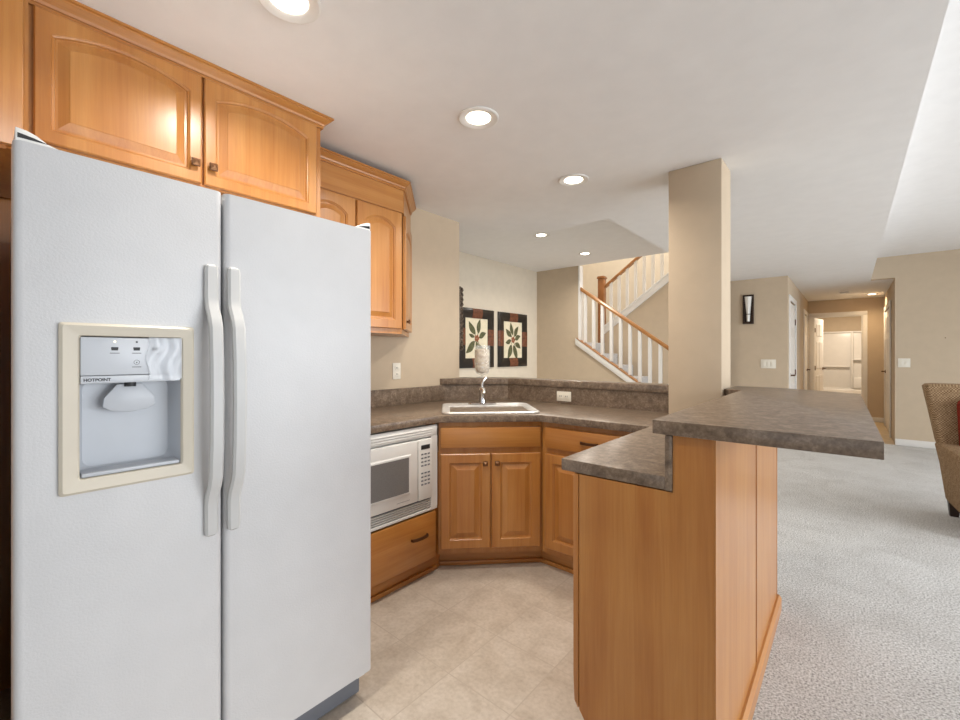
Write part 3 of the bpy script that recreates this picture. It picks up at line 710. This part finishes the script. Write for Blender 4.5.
# ------------------------------------------------------------------ recessed lights
def can(label, x, y, z, power, color=(1, .93, .83), group=None):
    t = thing('recessed_light', label, 'ceiling light', (x, y, z), 0, group)
    B().lathe([(.094, -.001), (.094, -.005), (.088, -.008), (.062, -.005), (.056, -.001)], n=36, cap0=False, cap1=False).done('trim_ring', 'trim', t)
    B().lathe([(.056, -.0015), (.052, -.004), (.02, -.0045)], n=32).done('lens', 'lamp', t)
    l = bpy.data.lights.new('lamp', 'AREA'); l.shape = 'DISK'; l.size = .12; l.energy = power; l.color = color; l.spread = R(150)
    o = bpy.data.objects.new('lamp', l); COL.objects.link(o); o.parent = t; o.location = (0, 0, -.012)
G = 'recessed kitchen ceiling lights'
can('recessed ceiling light nearest the viewer, above the refrigerator', -1.31, .62, ZC, 10.5, group=G)
can('recessed ceiling light over the kitchen floor, second in the row', -1.30, 1.50, ZC, 10.5, group=G)
can('recessed ceiling light beside the column, third in the row', -1.31, 2.42, ZC, 10.5, group=G)
can('recessed ceiling light at the edge of the raised nook ceiling', -2.73, 4.27, ZM, 13, group='nook ceiling lights')
can('recessed ceiling light in the nook ceiling nearest the stairs', -2.77, 5.44, ZM, 13, group='nook ceiling lights')
can('recessed ceiling light at the end of the hallway', .30, 10.45, ZC, 8, (1, .74, .46))
l = bpy.data.lights.new('bath_lamp', 'AREA'); l.size = .4; l.energy = 32; l.color = (1, .86, .68)
o = bpy.data.objects.new('bath_lamp', l); COL.objects.link(o); o.location = (0, 12.1, ZC)

# ------------------------------------------------------------------ staircase
t = thing('staircase', 'carpeted half-turn staircase with white balusters beyond the nook', 'staircase', (-1.43, 6.6, 0))
ox, oy = -1.43, 6.6
for i in range(7):
    B().box(-.265*(i+1), -.265*i+.02, 6.225-oy, 7.095-oy, 0, .185*(i+1), .012).done('step', 'stair_carpet', t)
B().box(-4.295-ox, -3.285-ox, 6.225-oy, 8.095-oy, 1.30, 1.48, .01).done('landing', 'stair_carpet', t)
for i in range(7):
    B().box(-3.285-ox+.265*i-.02, -3.285-ox+.265*(i+1), 7.165-oy, 8.095-oy, 1.30+.185*i, 1.48+.185*(i+1), .012).done('step', 'stair_carpet', t)
# skirt on the lower flight
def sl(x): return 1.565-.68*(x+3.29)       # top of the lower skirt
def rl(x): return 2.335-.715*(x+3.20)       # top of the lower rail
b = B(); b.prism([(-3.27-ox, sl(-3.27)-.02), (-1.2-ox, sl(-1.2)-.02), (-1.2-ox, sl(-1.2)-.115), (-3.27-ox, sl(-3.27)-.115)], 6.09-oy, 6.119-oy, 'y', .004); b.done('skirt_board', 'trim', t)
b = B(); b.prism([(-3.25-ox, sl(-3.25)), (-1.2-ox, sl(-1.2)), (-1.2-ox, sl(-1.2)-.010), (-3.25-ox, sl(-3.25)-.010)], 6.088-oy, 6.20-oy, 'y', .004); b.done('shoe_rail', 'oak', t)
# second flight stringer
def su(x): return 1.735+.74*(x+3.24)
def ru(x): return 2.475+.74*(x+3.26)
b = B(); b.prism([(-3.24-ox, su(-3.24)+.02), (-1.36-ox, su(-1.36)+.02), (-1.36-ox, su(-1.36)-.10), (-3.24-ox, su(-3.24)-.10)], 7.075-oy, 7.099-oy, 'y', .004)
b.prism([(-3.24-ox, su(-3.24)+.045), (-1.36-ox, su(-1.36)+.045), (-1.36-ox, su(-1.36)+.015), (-3.24-ox, su(-3.24)+.015)], 7.065-oy, 7.17-oy, 'y', .004); b.done('stringer', 'trim', t)
RP = [(-.028, -.06), (.028, -.06), (.032, -.025), (.024, -.004), (.010, 0), (-.010, 0), (-.024, -.004), (-.032, -.025)]
lr = thing('stair_railing', 'lower oak stair handrail on white square balusters', 'railing', (-3.2, 6.16, 1.5))
B().sweep([((x+3.2, 0, rl(x)-1.5), (0, 1, 0), (0, 0, 1)) for x in (-3.2, -1.25)], RP).done('handrail', 'oak', lr)
x = -3.13
while x < -1.3:
    B().box(x+3.2-.021, x+3.2+.021, -.021, .021, sl(x)-1.5+.01, rl(x)-1.5-.045).done('baluster', 'trim', lr); x += .142
ur = thing('stair_railing', 'upper stair railing with oak newel post rising to the right', 'railing', (-3.29, 7.10, 1.48))
b = B(); b.box(-.055, .055, -.055, .055, .002, 1.12, .006); b.box(-.068, .068, -.068, .068, 1.12, 1.145, .004); b.box(-.06, .06, -.06, .06, 1.145, 1.165, .006); b.done('newel_post', 'oakv', ur)
B().sweep([((x+3.29, .015, ru(x)-1.48), (0, 1, 0), (0, 0, 1)) for x in (-3.23, -1.40)], RP).done('handrail', 'oak', ur)
x = -3.13
while x < -1.42:
    B().box(x+3.29-.021, x+3.29+.021, -.004, .036, su(x)-1.48+.04, ru(x)-1.48-.045).done('baluster', 'trim', ur); x += .142

# ------------------------------------------------------------------ bath tub and surround
t = thing('bathtub', 'white bathtub with tall acrylic surround seen through the far doorway', 'bathtub', (-.1, 12.9, 0))
b = B(); b.box(-.99, .99, -.30, -.22, 0, .5, .02); b.box(-.99, .99, .40, .495, 0, .5, .01); b.box(-.99, -.9, -.22, .4, 0, .5); b.box(.9, .99, -.22, .4, 0, .5); b.box(-.9, .9, -.22, .4, .05, .1)
b.done('tub', 'smokefab', t)
b = B(); b.box(-.99, .99, .46, .495, .5, 1.82, .008); b.box(.94, .99, -.28, .46, .5, 1.82, .008); b.box(-.99, .99, .43, .47, 1.79, 1.83, .01); b.box(-.6, .1, .40, .46, .98, 1.01, .008)
b.box(.12, .16, .38, .46, .5, 1.8, .015); b.box(.16, .9, .38, .46, 1.15, 1.18, .008); b.box(.16, .9, .36, .46, .5, .75, .02); b.done('surround', 'smokefab', t)

# ------------------------------------------------------------------ armchair
CH, CRZ = Vector((.985, 4.75, 0)), R(4)
t = thing('armchair', 'brown woven armchair with flared back and dark feet at the right edge', 'armchair', CH, CRZ)
def shell(rows, r=.02):
    """rows: (z, x0, x1, y0, y1) rounded rectangles stacked upwards"""
    b = B(); L = []
    for z, x0, x1, y0, y1 in rows:
        q = min(r, abs(x1-x0)*.45, abs(y1-y0)*.45); L.append([(p[0]+(x0+x1)/2, p[1]+(y0+y1)/2, p[2]) for p in rr(abs(x1-x0)/2, abs(y1-y0)/2, q, z, 4)])
    return b.loops(L)
b = B(); b.box(-.345, .345, -.36, .32, .12, .33, .02, 3); b.done('seat_base', 'weave', t)
b = B(); b.box(-.29, .29, -.40, .24, .33, .48, .05, 4); b.done('seat_cushion', 'weave', t)
for sx in (-1, 1):
    shell([(.11, sx*.29, sx*.375, -.36, .33), (.13, sx*.285, sx*.385, -.37, .34), (.40, sx*.29, sx*.415, -.38, .36), (.545, sx*.295, sx*.438, -.38, .38), (.565, sx*.305, sx*.43, -.37, .375), (.572, sx*.325, sx*.41, -.35, .36)], .03).done('arm', 'weave', t)
shell([(.33, -.34, .34, .24, .36), (.576, -.435, .435, .245, .40), (.80, -.465, .465, .29, .45), (.98, -.49, .49, .335, .495), (1.015, -.495, .495, .345, .50), (1.032, -.48, .48, .36, .49), (1.036, -.45, .45, .38, .47)], .035).done('backrest', 'weave', t)
for sx in (-1, 1):
    for y in (-.31, .28):
        shell([(0, sx*.32, sx*.368, y-.024, y+.024), (.118, sx*.31, sx*.378, y-.034, y+.034)], .006).done('foot', 'darkwood', t)
b = B(); b.box(-.23, .23, -.06, .06, 0, .46, .055, 4)
pc = tag(b.done('throw_pillow', 'cushion'), 'red throw pillow leaning against the brown armchair back', 'pillow')
pc.location = CH + Vector((-.115, .165, .482)); pc.rotation_euler = (R(-12), 0, CRZ)
